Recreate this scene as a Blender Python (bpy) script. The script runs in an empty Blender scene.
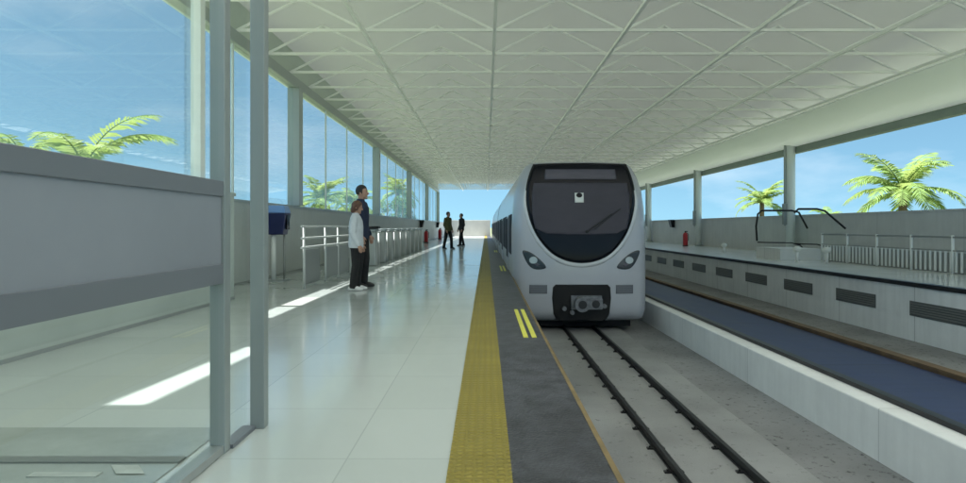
import bpy, bmesh, math, random
from mathutils import Vector, Matrix
random.seed(11)
S = bpy.context.scene
COL = S.collection
R = math.radians
EYE = 1.05            # camera height above the platform floor
FPX = 640.0           # focal length in photo pixels

# ------------------------------------------------------------------ materials
def mat(name, col, rough=0.5, metal=0.0, spec=0.5, var=0.0, vscale=3.0, bump=0.0, bscale=40.0, coat=0.0, detail=4.0, stretch=None):
    m = bpy.data.materials.new(name); m.use_nodes = True
    nt = m.node_tree; b = nt.nodes['Principled BSDF']
    b.inputs['Base Color'].default_value = (*col, 1)
    b.inputs['Roughness'].default_value = rough
    b.inputs['Metallic'].default_value = metal
    b.inputs['Specular IOR Level'].default_value = spec
    b.inputs['Coat Weight'].default_value = coat
    b.inputs['Coat Roughness'].default_value = 0.08
    if var or bump:
        tc = nt.nodes.new('ShaderNodeTexCoord')
        src = tc.outputs['Object']
        if stretch:
            mp = nt.nodes.new('ShaderNodeMapping'); mp.inputs['Scale'].default_value = stretch
            nt.links.new(src, mp.inputs['Vector']); src = mp.outputs['Vector']
    if var:
        n = nt.nodes.new('ShaderNodeTexNoise'); n.inputs['Scale'].default_value = vscale; n.inputs['Detail'].default_value = detail
        n.inputs['Roughness'].default_value = 0.65
        nt.links.new(src, n.inputs['Vector'])
        r = nt.nodes.new('ShaderNodeValToRGB')
        r.color_ramp.elements[0].position = 0.3; r.color_ramp.elements[1].position = 0.7
        r.color_ramp.elements[0].color = (*[c * (1 - var) for c in col], 1)
        r.color_ramp.elements[1].color = (*[min(1, c * (1 + var)) for c in col], 1)
        nt.links.new(n.outputs['Fac'], r.inputs['Fac']); nt.links.new(r.outputs['Color'], b.inputs['Base Color'])
        mr = nt.nodes.new('ShaderNodeMapRange')
        mr.inputs['To Min'].default_value = max(0.02, rough * 0.8); mr.inputs['To Max'].default_value = min(1, rough * 1.25)
        nt.links.new(n.outputs['Fac'], mr.inputs['Value']); nt.links.new(mr.outputs['Result'], b.inputs['Roughness'])
    if bump:
        n2 = nt.nodes.new('ShaderNodeTexNoise'); n2.inputs['Scale'].default_value = bscale; n2.inputs['Detail'].default_value = 3
        nt.links.new(src, n2.inputs['Vector'])
        bp = nt.nodes.new('ShaderNodeBump'); bp.inputs['Strength'].default_value = bump; bp.inputs['Distance'].default_value = 0.02
        nt.links.new(n2.outputs['Fac'], bp.inputs['Height']); nt.links.new(bp.outputs['Normal'], b.inputs['Normal'])
    return m

def glass_mat(name, tint=(0.96, 0.98, 0.98), refl=0.06, rough=0.0):
    m = bpy.data.materials.new(name); m.use_nodes = True
    nt = m.node_tree; nt.nodes.clear()
    o = nt.nodes.new('ShaderNodeOutputMaterial'); mx = nt.nodes.new('ShaderNodeMixShader')
    t = nt.nodes.new('ShaderNodeBsdfTransparent'); t.inputs['Color'].default_value = (*tint, 1)
    g = nt.nodes.new('ShaderNodeBsdfGlossy'); g.inputs['Roughness'].default_value = rough
    fr = nt.nodes.new('ShaderNodeFresnel'); fr.inputs['IOR'].default_value = 1.35
    mu = nt.nodes.new('ShaderNodeMath'); mu.operation = 'MULTIPLY'; mu.inputs[1].default_value = refl / 0.16
    nt.links.new(fr.outputs['Fac'], mu.inputs[0]); nt.links.new(mu.outputs[0], mx.inputs['Fac'])
    nt.links.new(t.outputs[0], mx.inputs[1]); nt.links.new(g.outputs[0], mx.inputs[2]); nt.links.new(mx.outputs[0], o.inputs['Surface'])
    return m

def deck_mat(name, T, D):
    # pale roof membrane, made translucent to add even fill light from above
    m = bpy.data.materials.new(name); m.use_nodes = True
    nt = m.node_tree; nt.nodes.clear()
    o = nt.nodes.new('ShaderNodeOutputMaterial'); mx = nt.nodes.new('ShaderNodeAddShader')
    t = nt.nodes.new('ShaderNodeBsdfTranslucent'); d = nt.nodes.new('ShaderNodeBsdfDiffuse')
    t.inputs['Color'].default_value = (*[c * T for c in (0.985, 1.0, 0.97)], 1)
    d.inputs['Color'].default_value = (*[c * D for c in (0.97, 1.0, 0.96)], 1)
    nt.links.new(t.outputs[0], mx.inputs[0]); nt.links.new(d.outputs[0], mx.inputs[1]); nt.links.new(mx.outputs[0], o.inputs['Surface'])
    return m

def floor_mat():
    m = mat('polished_tile', (0.62, 0.69, 0.66), 0.17, spec=0.6, coat=0.35)
    nt = m.node_tree; b = nt.nodes['Principled BSDF']
    tc = nt.nodes.new('ShaderNodeTexCoord')
    br = nt.nodes.new('ShaderNodeTexBrick'); br.offset = 0.0
    br.inputs['Scale'].default_value = 1.0; br.inputs['Brick Width'].default_value = 0.8; br.inputs['Row Height'].default_value = 0.8
    br.inputs['Mortar Size'].default_value = 0.004; br.inputs['Mortar Smooth'].default_value = 0.2
    br.inputs['Color1'].default_value = (0.52, 0.56, 0.545, 1); br.inputs['Color2'].default_value = (0.56, 0.60, 0.585, 1)
    br.inputs['Mortar'].default_value = (0.44, 0.48, 0.465, 1)
    nt.links.new(tc.outputs['Object'], br.inputs['Vector'])
    n = nt.nodes.new('ShaderNodeTexNoise'); n.inputs['Scale'].default_value = 1.3; n.inputs['Detail'].default_value = 6
    nt.links.new(tc.outputs['Object'], n.inputs['Vector'])
    mx = nt.nodes.new('ShaderNodeMix'); mx.data_type = 'RGBA'; mx.blend_type = 'MULTIPLY'; mx.inputs['Factor'].default_value = 0.25
    nt.links.new(br.outputs['Color'], mx.inputs['A']); nt.links.new(n.outputs['Color'], mx.inputs['B'])
    cr = nt.nodes.new('ShaderNodeValToRGB'); cr.color_ramp.elements[0].color = (0.7, 0.7, 0.7, 1); cr.color_ramp.elements[1].color = (1, 1, 1, 1)
    nt.links.new(n.outputs['Fac'], cr.inputs['Fac']); nt.links.new(cr.outputs['Color'], mx.inputs['B'])
    nt.links.new(mx.outputs['Result'], b.inputs['Base Color'])
    mr = nt.nodes.new('ShaderNodeMapRange'); mr.inputs['To Min'].default_value = 0.12; mr.inputs['To Max'].default_value = 0.26
    nt.links.new(n.outputs['Fac'], mr.inputs['Value']); nt.links.new(mr.outputs['Result'], b.inputs['Roughness'])
    return m

def tactile_mat():
    m = mat('yellow_tactile', (0.36, 0.29, 0.045), 0.55)
    nt = m.node_tree; b = nt.nodes['Principled BSDF']
    tc = nt.nodes.new('ShaderNodeTexCoord'); mp = nt.nodes.new('ShaderNodeMapping')
    mp.inputs['Scale'].default_value = (1 / 0.0458, 1 / 0.0458, 0)
    nt.links.new(tc.outputs['Object'], mp.inputs['Vector'])
    v = nt.nodes.new('ShaderNodeTexVoronoi'); v.inputs['Scale'].default_value = 1.0; v.inputs['Randomness'].default_value = 0.0
    nt.links.new(mp.outputs['Vector'], v.inputs['Vector'])
    cr = nt.nodes.new('ShaderNodeValToRGB'); cr.color_ramp.elements[0].position = 0.22; cr.color_ramp.elements[1].position = 0.42
    cr.color_ramp.elements[0].color = (1, 1, 1, 1); cr.color_ramp.elements[1].color = (0, 0, 0, 1)
    nt.links.new(v.outputs['Distance'], cr.inputs['Fac'])
    bp = nt.nodes.new('ShaderNodeBump'); bp.inputs['Strength'].default_value = 0.8; bp.inputs['Distance'].default_value = 0.008
    nt.links.new(cr.outputs['Color'], bp.inputs['Height']); nt.links.new(bp.outputs['Normal'], b.inputs['Normal'])
    n = nt.nodes.new('ShaderNodeTexNoise'); n.inputs['Scale'].default_value = 2.2; n.inputs['Detail'].default_value = 6
    nt.links.new(tc.outputs['Object'], n.inputs['Vector'])
    c2 = nt.nodes.new('ShaderNodeValToRGB'); c2.color_ramp.elements[0].position = 0.3; c2.color_ramp.elements[1].position = 0.75
    c2.color_ramp.elements[0].color = (0.22, 0.175, 0.025, 1); c2.color_ramp.elements[1].color = (0.34, 0.27, 0.04, 1)
    nt.links.new(n.outputs['Fac'], c2.inputs['Fac'])
    mx = nt.nodes.new('ShaderNodeMix'); mx.data_type = 'RGBA'; mx.inputs['A'].default_value = (0.2, 0.155, 0.02, 1)
    ad = nt.nodes.new('ShaderNodeMath'); ad.operation = 'MULTIPLY_ADD'; ad.inputs[1].default_value = 0.5; ad.inputs[2].default_value = 0.5
    nt.links.new(cr.outputs['Color'], ad.inputs[0]); nt.links.new(ad.outputs[0], mx.inputs['Factor'])
    nt.links.new(c2.outputs['Color'], mx.inputs['B']); nt.links.new(mx.outputs['Result'], b.inputs['Base Color'])
    return m

def speckle_mat(name, base, dark, rough=0.8, scale=9, lo=0.36, hi=0.46):
    # concrete with dark stone chips and oil stains
    m = mat(name, base, rough, bump=0.35, bscale=60)
    nt = m.node_tree; b = nt.nodes['Principled BSDF']
    tc = nt.nodes.new('ShaderNodeTexCoord')
    n1 = nt.nodes.new('ShaderNodeTexNoise'); n1.inputs['Scale'].default_value = scale; n1.inputs['Detail'].default_value = 8; n1.inputs['Roughness'].default_value = 0.75
    n2 = nt.nodes.new('ShaderNodeTexNoise'); n2.inputs['Scale'].default_value = 0.7; n2.inputs['Detail'].default_value = 5
    for n in (n1, n2): nt.links.new(tc.outputs['Object'], n.inputs['Vector'])
    c1 = nt.nodes.new('ShaderNodeValToRGB'); c1.color_ramp.elements[0].position = lo; c1.color_ramp.elements[1].position = hi
    c1.color_ramp.elements[0].color = (*dark, 1); c1.color_ramp.elements[1].color = (1, 1, 1, 1)
    c2 = nt.nodes.new('ShaderNodeValToRGB'); c2.color_ramp.elements[0].position = 0.3; c2.color_ramp.elements[1].position = 0.7
    c2.color_ramp.elements[0].color = (*[c * 0.72 for c in base], 1); c2.color_ramp.elements[1].color = (*[c * 1.18 for c in base], 1)
    nt.links.new(n1.outputs['Fac'], c1.inputs['Fac']); nt.links.new(n2.outputs['Fac'], c2.inputs['Fac'])
    mx = nt.nodes.new('ShaderNodeMix'); mx.data_type = 'RGBA'; mx.blend_type = 'MULTIPLY'; mx.inputs['Factor'].default_value = 1
    nt.links.new(c2.outputs['Color'], mx.inputs['A']); nt.links.new(c1.outputs['Color'], mx.inputs['B'])
    nt.links.new(mx.outputs['Result'], b.inputs['Base Color'])
    return m

def leaf_mat(name, col, tr):
    m = bpy.data.materials.new(name); m.use_nodes = True
    nt = m.node_tree; nt.nodes.clear()
    o = nt.nodes.new('ShaderNodeOutputMaterial'); ad = nt.nodes.new('ShaderNodeAddShader')
    d = nt.nodes.new('ShaderNodeBsdfDiffuse'); t = nt.nodes.new('ShaderNodeBsdfTranslucent')
    tc = nt.nodes.new('ShaderNodeTexCoord'); n = nt.nodes.new('ShaderNodeTexNoise'); n.inputs['Scale'].default_value = 2.5
    nt.links.new(tc.outputs['Object'], n.inputs['Vector'])
    r = nt.nodes.new('ShaderNodeValToRGB'); r.color_ramp.elements[0].position = 0.35; r.color_ramp.elements[1].position = 0.65
    r.color_ramp.elements[0].color = (*[c * 0.6 for c in col], 1); r.color_ramp.elements[1].color = (*[c * 1.3 for c in col], 1)
    nt.links.new(n.outputs['Fac'], r.inputs['Fac']); nt.links.new(r.outputs['Color'], d.inputs['Color'])
    t.inputs['Color'].default_value = (*tr, 1)
    nt.links.new(d.outputs[0], ad.inputs[0]); nt.links.new(t.outputs[0], ad.inputs[1]); nt.links.new(ad.outputs[0], o.inputs['Surface'])
    return m

M = dict(
    tile=floor_mat(), tactile=tactile_mat(), deck=deck_mat('roof_membrane', .14, .6), skylight=deck_mat('skylight_membrane', .5, .2), soffit_glow=deck_mat('soffit_membrane', .5, .6),
    edge_grey=speckle_mat('edge_paving', (0.078, 0.08, 0.094), (0.42, 0.42, 0.42), 0.45, 5, 0.4, 0.6),
    bed=speckle_mat('track_concrete', (0.265, 0.267, 0.27), (0.3, 0.3, 0.3), 0.8, 11, 0.37, 0.44),
    plinth=speckle_mat('plinth_concrete', (0.295, 0.297, 0.297), (0.36, 0.36, 0.36), 0.8, 12, 0.33, 0.41),
    landing=mat('dark_polished_stone', (0.33, 0.365, 0.35), 0.22, coat=0.25, var=0.15, vscale=2),
    joint=mat('dark_joint', (0.16, 0.18, 0.175), 0.5),
    wall=mat('grey_wall_paint', (0.5, 0.525, 0.515), 0.45, var=0.07, vscale=1.2),
    wall_near=mat('pale_wall_paint', (0.47, 0.52, 0.49), 0.4, var=0.06, vscale=1.0),
    right_wall=mat('right_wall_paint', (0.62, 0.63, 0.64), 0.6, var=0.06, vscale=1.2),
    beige=mat('beige_wall', (0.5, 0.48, 0.43), 0.7, var=0.08, vscale=1),
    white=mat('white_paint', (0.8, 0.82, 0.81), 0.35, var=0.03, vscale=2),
    truss=mat('truss_white', (0.93, 0.95, 0.93), 0.4),
    soffit=mat('soffit_panel', (0.6, 0.66, 0.6), 0.6, var=0.05, vscale=1, stretch=(1, 0.3, 1)),
    fascia=mat('fascia_green_grey', (0.26, 0.31, 0.27), 0.6, var=0.08, vscale=1),
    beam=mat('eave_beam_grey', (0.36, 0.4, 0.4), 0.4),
    column=mat('column_grey', (0.38, 0.42, 0.43), 0.35, metal=0.2),
    column_pale=mat('column_pale', (0.8, 0.84, 0.83), 0.35),
    post=mat('aluminium_post', (0.29, 0.325, 0.32), 0.35, metal=0.25, var=0.05, vscale=4, stretch=(1, 1, .2)),
    panel=mat('grey_panel', (0.26, 0.28, 0.31), 0.35, spec=0.5, var=0.06, vscale=1.5),
    panel_rail=mat('grey_panel_rail', (0.165, 0.18, 0.2), 0.4),
    mull=mat('pale_mullion', (0.7, 0.76, 0.77), 0.4),
    glass=glass_mat('window_glass', (0.94, 0.97, 0.98), 0.05),
    glass_clear=glass_mat('clear_glass', (0.975, 0.99, 0.98), 0.012),
    steel_pale=mat('pale_steel', (0.58, 0.61, 0.6), 0.5),
    steel=mat('brushed_steel', (0.45, 0.47, 0.47), 0.3, metal=0.7),
    rail=mat('dark_rail_steel', (0.022, 0.022, 0.025), 0.5, metal=0.3, var=0.3, vscale=8),
    black=mat('black_rubber', (0.012, 0.012, 0.014), 0.45),
    blackgloss=mat('black_gloss', (0.006, 0.007, 0.012), 0.15, spec=0.2),
    blackmatte=mat('black_matte', (0.01, 0.01, 0.011), 0.8),
    slab_blue=mat('blue_slab', (0.042, 0.06, 0.14), 0.55, var=0.15, vscale=1.2, stretch=(1, .2, 1)),
    orange=mat('rusty_orange', (0.15, 0.095, 0.05), 0.7, var=0.35, vscale=3),
    ochre=mat('ochre_edge', (0.19, 0.135, 0.06), 0.7, var=0.3, vscale=4),
    divider=mat('divider_white', (0.78, 0.79, 0.78), 0.65, var=0.07, vscale=1.4, detail=8),
    pface=mat('platform_face', (0.78, 0.8, 0.8), 0.65, var=0.08, vscale=0.9, detail=8),
    rplat=mat('right_platform_tile', (0.7, 0.72, 0.72), 0.18, spec=0.5, coat=0.25, var=0.05, vscale=1.0),
    vent=mat('vent_dark', (0.07, 0.075, 0.075), 0.5),
    slat=mat('vent_slat', (0.12, 0.13, 0.13), 0.5),
    yellow=mat('marking_yellow', (0.72, 0.68, 0.1), 0.5, var=0.08, vscale=9),
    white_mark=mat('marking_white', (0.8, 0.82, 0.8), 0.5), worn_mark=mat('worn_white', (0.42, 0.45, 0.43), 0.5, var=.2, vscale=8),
    train=mat('train_silver', (0.45, 0.465, 0.51), 0.3, metal=0.1, spec=0.5, coat=0.4),
    train_rim=mat('train_rim_silver', (0.6, 0.62, 0.65), 0.25, metal=0.1, coat=0.4),
    train_side=mat('train_panel', (0.4, 0.42, 0.47), 0.3, metal=0.15),
    cabglass=mat('cab_glass', (0.085, 0.08, 0.1), 0.42, spec=0.12, var=0.1, vscale=1.2, stretch=(.7, 1, 2)),
    disp=mat('display_glass', (0.1, 0.095, 0.125), 0.2, spec=0.3, var=0.2, vscale=3, stretch=(.5, 1, 3)),
    lens=mat('lamp_lens', (0.45, 0.52, 0.55), 0.08, spec=0.8),
    lamp_dark=mat('lamp_dark', (0.02, 0.03, 0.04), 0.15, spec=0.6),
    grille=mat('grille_dark', (0.11, 0.12, 0.14), 0.5),
    grille2=mat('grille_line', (0.2, 0.21, 0.235), 0.5),
    coupler=mat('coupler_steel', (0.2, 0.2, 0.21), 0.4, metal=0.6, var=0.3, vscale=14),
    sidewin=mat('side_window', (0.014, 0.016, 0.028), 0.5, spec=0.05),
    red=mat('red_paint', (0.45, 0.02, 0.03), 0.35),
    kiosk=mat('kiosk_navy', (0.012, 0.02, 0.09), 0.3, spec=0.5),
    kiosk_top=mat('kiosk_light_blue', (0.16, 0.3, 0.6), 0.3),
    gate=mat('gate_grey', (0.5, 0.53, 0.52), 0.35, metal=0.2),
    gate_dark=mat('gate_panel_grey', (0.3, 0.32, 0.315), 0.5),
    trunk=mat('palm_trunk', (0.17, 0.12, 0.08), 0.9, var=0.35, vscale=6, bump=0.6, bscale=14, stretch=(1, 1, 4)),
    leaf=leaf_mat('palm_leaf', (0.13, 0.2, 0.075), (0.19, 0.235, 0.075)),
    leaf2=leaf_mat('shrub_leaf', (0.08, 0.15, 0.04), (0.08, 0.11, 0.02)),
    skin=mat('skin', (0.42, 0.25, 0.18), 0.55, var=0.06, vscale=12),
    hair_black=mat('hair_black', (0.012, 0.01, 0.01), 0.5, bump=0.5, bscale=70),
    hair_brown=mat('hair_brown', (0.12, 0.055, 0.03), 0.5, var=0.3, vscale=30, bump=0.5, bscale=70),
    navy=mat('navy_cloth', (0.02, 0.03, 0.065), 0.85, var=0.2, vscale=14, bump=0.4, bscale=25),
    whitecloth=mat('white_cloth', (0.56, 0.6, 0.64), 0.85, var=0.1, vscale=11, bump=0.4, bscale=22),
    blackcloth=mat('black_cloth', (0.012, 0.012, 0.014), 0.9, var=0.3, vscale=14),
    olive=mat('olive_cloth', (0.11, 0.11, 0.045), 0.9, var=0.2, vscale=14),
    shoe_w=mat('white_shoe', (0.7, 0.7, 0.7), 0.5), shoe_b=mat('black_shoe', (0.015, 0.015, 0.015), 0.4),
    terrain=mat('terrain', (0.16, 0.19, 0.1), 0.95, var=0.35, vscale=0.08),
)

def add_joints(m, width, fac=.55, size=.012, streak=.12):
    # panel joints every WIDTH metres along y and soft vertical rain streaks
    nt = m.node_tree; b = nt.nodes['Principled BSDF']; src = b.inputs['Base Color'].links[0].from_socket
    tc = nt.nodes.new('ShaderNodeTexCoord'); sx = nt.nodes.new('ShaderNodeSeparateXYZ'); cb = nt.nodes.new('ShaderNodeCombineXYZ')
    nt.links.new(tc.outputs['Object'], sx.inputs[0]); nt.links.new(sx.outputs['Y'], cb.inputs['X'])
    br = nt.nodes.new('ShaderNodeTexBrick'); br.offset = 0; br.inputs['Scale'].default_value = 1; br.inputs['Brick Width'].default_value = width
    br.inputs['Row Height'].default_value = 50; br.inputs['Mortar Size'].default_value = size; br.inputs['Mortar Smooth'].default_value = .3
    br.inputs['Color1'].default_value = (1, 1, 1, 1); br.inputs['Color2'].default_value = (.94, .94, .94, 1); br.inputs['Mortar'].default_value = (fac, fac, fac, 1)
    cb.inputs['Y'].default_value = 25; nt.links.new(cb.outputs[0], br.inputs['Vector'])
    mp = nt.nodes.new('ShaderNodeMapping'); mp.inputs['Scale'].default_value = (1, 5, .5); n = nt.nodes.new('ShaderNodeTexNoise'); n.inputs['Scale'].default_value = 1.5; n.inputs['Detail'].default_value = 6
    nt.links.new(tc.outputs['Object'], mp.inputs['Vector']); nt.links.new(mp.outputs[0], n.inputs['Vector'])
    cr = nt.nodes.new('ShaderNodeValToRGB'); cr.color_ramp.elements[0].position = .35; cr.color_ramp.elements[1].position = .55
    k = 1 - streak * 2; cr.color_ramp.elements[0].color = (k, k, k, 1); cr.color_ramp.elements[1].color = (1, 1, 1, 1); nt.links.new(n.outputs['Fac'], cr.inputs['Fac'])
    for q in (br.outputs['Color'], cr.outputs['Color']):
        mx = nt.nodes.new('ShaderNodeMix'); mx.data_type = 'RGBA'; mx.blend_type = 'MULTIPLY'; mx.inputs['Factor'].default_value = 1
        nt.links.new(src, mx.inputs['A']); nt.links.new(q, mx.inputs['B']); src = mx.outputs['Result']
    nt.links.new(src, b.inputs['Base Color'])
add_joints(M['pface'], 2.56, .6, .01, .03); add_joints(M['divider'], 3.0, .65, .006, .025); add_joints(M['slab_blue'], 4.2, .6, .02, .05)
add_joints(M['right_wall'], 3.6, .75, .012, .02); add_joints(M['wall'], 2.8, .8, .01, .015)

# ------------------------------------------------------------------ mesh helpers
WL = {}      # world location of every object that parents others
def wloc(o): return WL.get(o.name, Vector((0, 0, 0)))

class MB:
    def __init__(s): s.v = []; s.f = []; s.smooth = []
    def add(s, vs, fs, smooth=False):
        n = len(s.v); s.v += [Vector(p) for p in vs]
        for f in fs: s.f.append([i + n for i in f]); s.smooth.append(smooth)
        return s
    def box(s, x0, x1, y0, y1, z0, z1):
        v = [(x, y, z) for z in (z0, z1) for y in (y0, y1) for x in (x0, x1)]
        return s.add(v, [(0, 2, 3, 1), (4, 5, 7, 6), (0, 1, 5, 4), (2, 6, 7, 3), (0, 4, 6, 2), (1, 3, 7, 5)])
    def hexa(s, b, t):      # bottom ring of 4, top ring of 4
        return s.add(list(b) + list(t), [(3, 2, 1, 0), (4, 5, 6, 7), (0, 1, 5, 4), (1, 2, 6, 5), (2, 3, 7, 6), (3, 0, 4, 7)])
    def bar(s, p, q, w, h=None):
        h = h or w; p = Vector(p); q = Vector(q); d = (q - p).normalized()
        up = Vector((0, 0, 1)) if abs(d.z) < 0.95 else Vector((0, 1, 0))
        a = d.cross(up).normalized() * w / 2; b = a.cross(d).normalized() * h / 2
        return s.hexa([p - a - b, p + a - b, p + a + b, p - a + b], [q - a - b, q + a - b, q + a + b, q - a + b])
    def sheet(s, x0, x1, y0, y1, z):
        return s.add([(x0, y0, z), (x1, y0, z), (x1, y1, z), (x0, y1, z)], [(0, 1, 2, 3)])
    def prism(s, poly, off):      # closed polygon of 3-D points, extruded by off
        n = len(poly); off = Vector(off); a = [Vector(p) for p in poly]; b = [p + off for p in a]
        return s.add(a + b, [tuple(range(n))[::-1], tuple(range(n, 2 * n))] + [(i, (i + 1) % n, n + (i + 1) % n, n + i) for i in range(n)])
    def tube(s, pts, rad, n=10, round_end=False, smooth=True):
        pts = [Vector(p) for p in pts]
        if not isinstance(rad, (list, tuple)): rad = [rad] * len(pts)
        rad = list(rad)
        if round_end:
            d0 = (pts[0] - pts[1]).normalized(); d1 = (pts[-1] - pts[-2]).normalized(); r0, r1 = rad[0], rad[-1]
            pts = [pts[0] + d0 * r0 * .95, pts[0] + d0 * r0 * .7] + pts + [pts[-1] + d1 * r1 * .7, pts[-1] + d1 * r1 * .95]
            rad = [r0 * .3, r0 * .72] + rad + [r1 * .72, r1 * .3]
        rings = []; ref = None
        for i, p in enumerate(pts):
            d = (pts[min(i + 1, len(pts) - 1)] - pts[max(i - 1, 0)]).normalized()
            if ref is None:
                ref = d.cross(Vector((0, 0, 1)) if abs(d.z) < .9 else Vector((1, 0, 0))).normalized()
            ref = (ref - d * ref.dot(d)).normalized(); b = d.cross(ref)
            rings.append([p + (ref * math.cos(2 * math.pi * k / n) + b * math.sin(2 * math.pi * k / n)) * rad[i] for k in range(n)])
        vs = [p for r in rings for p in r]
        fs = [(i * n + k, i * n + (k + 1) % n, (i + 1) * n + (k + 1) % n, (i + 1) * n + k) for i in range(len(rings) - 1) for k in range(n)]
        s.add(vs, fs, smooth)
        m = len(rings) - 1; base = len(s.v) - len(vs)
        s.f.append([base + k for k in range(n)][::-1]); s.smooth.append(False)
        s.f.append([base + m * n + k for k in range(n)]); s.smooth.append(False)
        return s
    def ellipsoid(s, c, r, nu=14, nv=9):
        c = Vector(c); vs = []
        for j in range(1, nv):
            t = math.pi * j / nv
            for i in range(nu):
                a = 2 * math.pi * i / nu
                vs.append(c + Vector((r[0] * math.sin(t) * math.cos(a), r[1] * math.sin(t) * math.sin(a), r[2] * math.cos(t))))
        fs = [(j * nu + i, (j + 1) * nu + i, (j + 1) * nu + (i + 1) % nu, j * nu + (i + 1) % nu) for j in range(nv - 2) for i in range(nu)]
        vs += [c + Vector((0, 0, r[2])), c - Vector((0, 0, r[2]))]; T = len(vs) - 2; B = T + 1
        fs += [(T, i, (i + 1) % nu) for i in range(nu)] + [(B, (nv - 2) * nu + (i + 1) % nu, (nv - 2) * nu + i) for i in range(nu)]
        return s.add(vs, fs, True)
    def loft(s, secs, n=16):      # secs: (cx, cy, z, rx, ry)
        vs = []
        for cx, cy, z, rx, ry in secs:
            for k in range(n):
                a = 2 * math.pi * k / n; vs.append((cx + rx * math.cos(a), cy + ry * math.sin(a), z))
        m = len(secs)
        fs = [(i * n + k, i * n + (k + 1) % n, (i + 1) * n + (k + 1) % n, (i + 1) * n + k) for i in range(m - 1) for k in range(n)]
        fs += [tuple(range(n))[::-1], tuple((m - 1) * n + k for k in range(n))]
        return s.add(vs, fs, True)
    def xform(s, mtx):
        s.v = [mtx @ p for p in s.v]; return s
    def mesh(s, name, off=Vector((0, 0, 0)), fix=True):
        me = bpy.data.meshes.new(name)
        me.from_pydata([tuple(p - off) for p in s.v], [], s.f)
        for p, sm in zip(me.polygons, s.smooth): p.use_smooth = sm
        if fix:
            bm = bmesh.new(); bm.from_mesh(me); bmesh.ops.recalc_face_normals(bm, faces=bm.faces); bm.to_mesh(me); bm.free()
        return me
    def build(s, name, m, parent=None, bevel=0.0, fix=True):
        if parent is not None: off = wloc(parent)
        else:
            xs = [p.x for p in s.v]; ys = [p.y for p in s.v]; zs = [p.z for p in s.v]
            off = Vector(((min(xs) + max(xs)) / 2, (min(ys) + max(ys)) / 2, min(zs)))
        o = bpy.data.objects.new(name, s.mesh(name, off, fix)); COL.objects.link(o)
        o.data.materials.append(m)
        if parent is not None: o.parent = parent
        else: o.location = off
        WL[o.name] = Vector(off)
        if bevel:
            b = o.modifiers.new('bevel', 'BEVEL'); b.width = bevel; b.segments = 2; b.limit_method = 'ANGLE'
        return o

def empty(name, loc, label, cat, group=None):
    o = bpy.data.objects.new(name, None); COL.objects.link(o); o.location = loc
    o.empty_display_size = 0.2
    WL[o.name] = Vector(loc); tag(o, label, cat, group); return o
def tag(o, label, cat, group=None):
    o['label'] = label; o['category'] = cat
    if group: o['group'] = group
    return o
def struct(o, kind='structure'):
    o['kind'] = kind; return o
def copy_tree(o, parent=None):
    c = o.copy(); COL.objects.link(c)
    if parent is not None: c.parent = parent
    for ch in list(o.children): copy_tree(ch, c)
    return c
def dup(root, loc, label, group=None):
    c = copy_tree(root); c.location = loc; c['label'] = label
    if group: c['group'] = group
    return c

# ------------------------------------------------------------------ setting: terrain, platforms, track
YB, YE = -9.0, 74.0            # how far the station runs behind and ahead of the camera
X_EDGE = 0.56; X_DIV = 3.68; X_RP = 8.05; X_RW = 12.1; X_LW = -4.5
ZT = -1.1
struct(MB().sheet(-900, 900, -300, 2500, -2.2).build('terrain', M['terrain']))
o = MB().box(-5.0, X_EDGE - 0.02, YB, YE, -2.15, 0); struct(o.build('platform', M['tile']))
struct(MB().box(-0.165, 0.11, YB, YE, 0.0, 0.006).build('tactile_paving', M['tactile']))
struct(MB().box(0.11, X_EDGE - 0.018, YB, YE, 0.0, 0.004).build('platform_edge_paving', M['edge_grey']))
struct(MB().box(X_EDGE - 0.018, X_EDGE + 0.008, YB, YE, -0.1, 0.006).build('platform_edge_strip', M['ochre']))
# slightly sunken-looking stone landing left of the partition; its marks stand in for reflections
struct(MB().sheet(-3.7, -1.36, YB, 3.34, 0.004).build('stone_landing', M['landing']))
struct(MB().box(-3.7, -1.36, 2.83, 2.9, 0.004, 0.012).build('floor_joint', M['joint']))
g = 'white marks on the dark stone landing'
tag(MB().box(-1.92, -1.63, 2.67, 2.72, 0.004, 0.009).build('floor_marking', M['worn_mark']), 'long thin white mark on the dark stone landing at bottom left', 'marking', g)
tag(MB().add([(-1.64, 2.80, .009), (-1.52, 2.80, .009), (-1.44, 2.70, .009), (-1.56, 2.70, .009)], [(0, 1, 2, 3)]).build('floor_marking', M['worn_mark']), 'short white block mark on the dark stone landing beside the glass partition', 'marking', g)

struct(MB().box(X_EDGE - 0.02, X_DIV, YB, YE + 30, ZT - 1.05, ZT - 0.05).build('track_bed', M['bed']))
struct(MB().box(1.15, 2.85, YB, YE + 30, ZT - 0.05, ZT).build('track_plinth', M['plinth'], bevel=0.02))
struct(MB().box(X_DIV + 0.3, X_RP, YB, YE + 30, ZT - 1.05, ZT).build('far_track_bed', M['bed']))
struct(MB().box(X_DIV + 0.5, 6.42, YB, YE + 30, ZT, ZT + 0.06).build('blue_track_slab', M['slab_blue']))
struct(MB().box(X_RP, X_RW + 0.3, YB, YE, -2.15, -0.006).build('far_platform', M['pface']))
struct(MB().box(X_RP + 0.12, X_RW, YB, YE, -0.006, 0.0).build('far_platform_floor', M['rplat']))
tag(MB().box(X_RP - 0.03, X_RP + 0.12, YB, YE, -0.075, 0.004).build('platform_nosing', M['black']), 'black nosing along the edge of the far platform above the vents', 'nosing')

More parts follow.
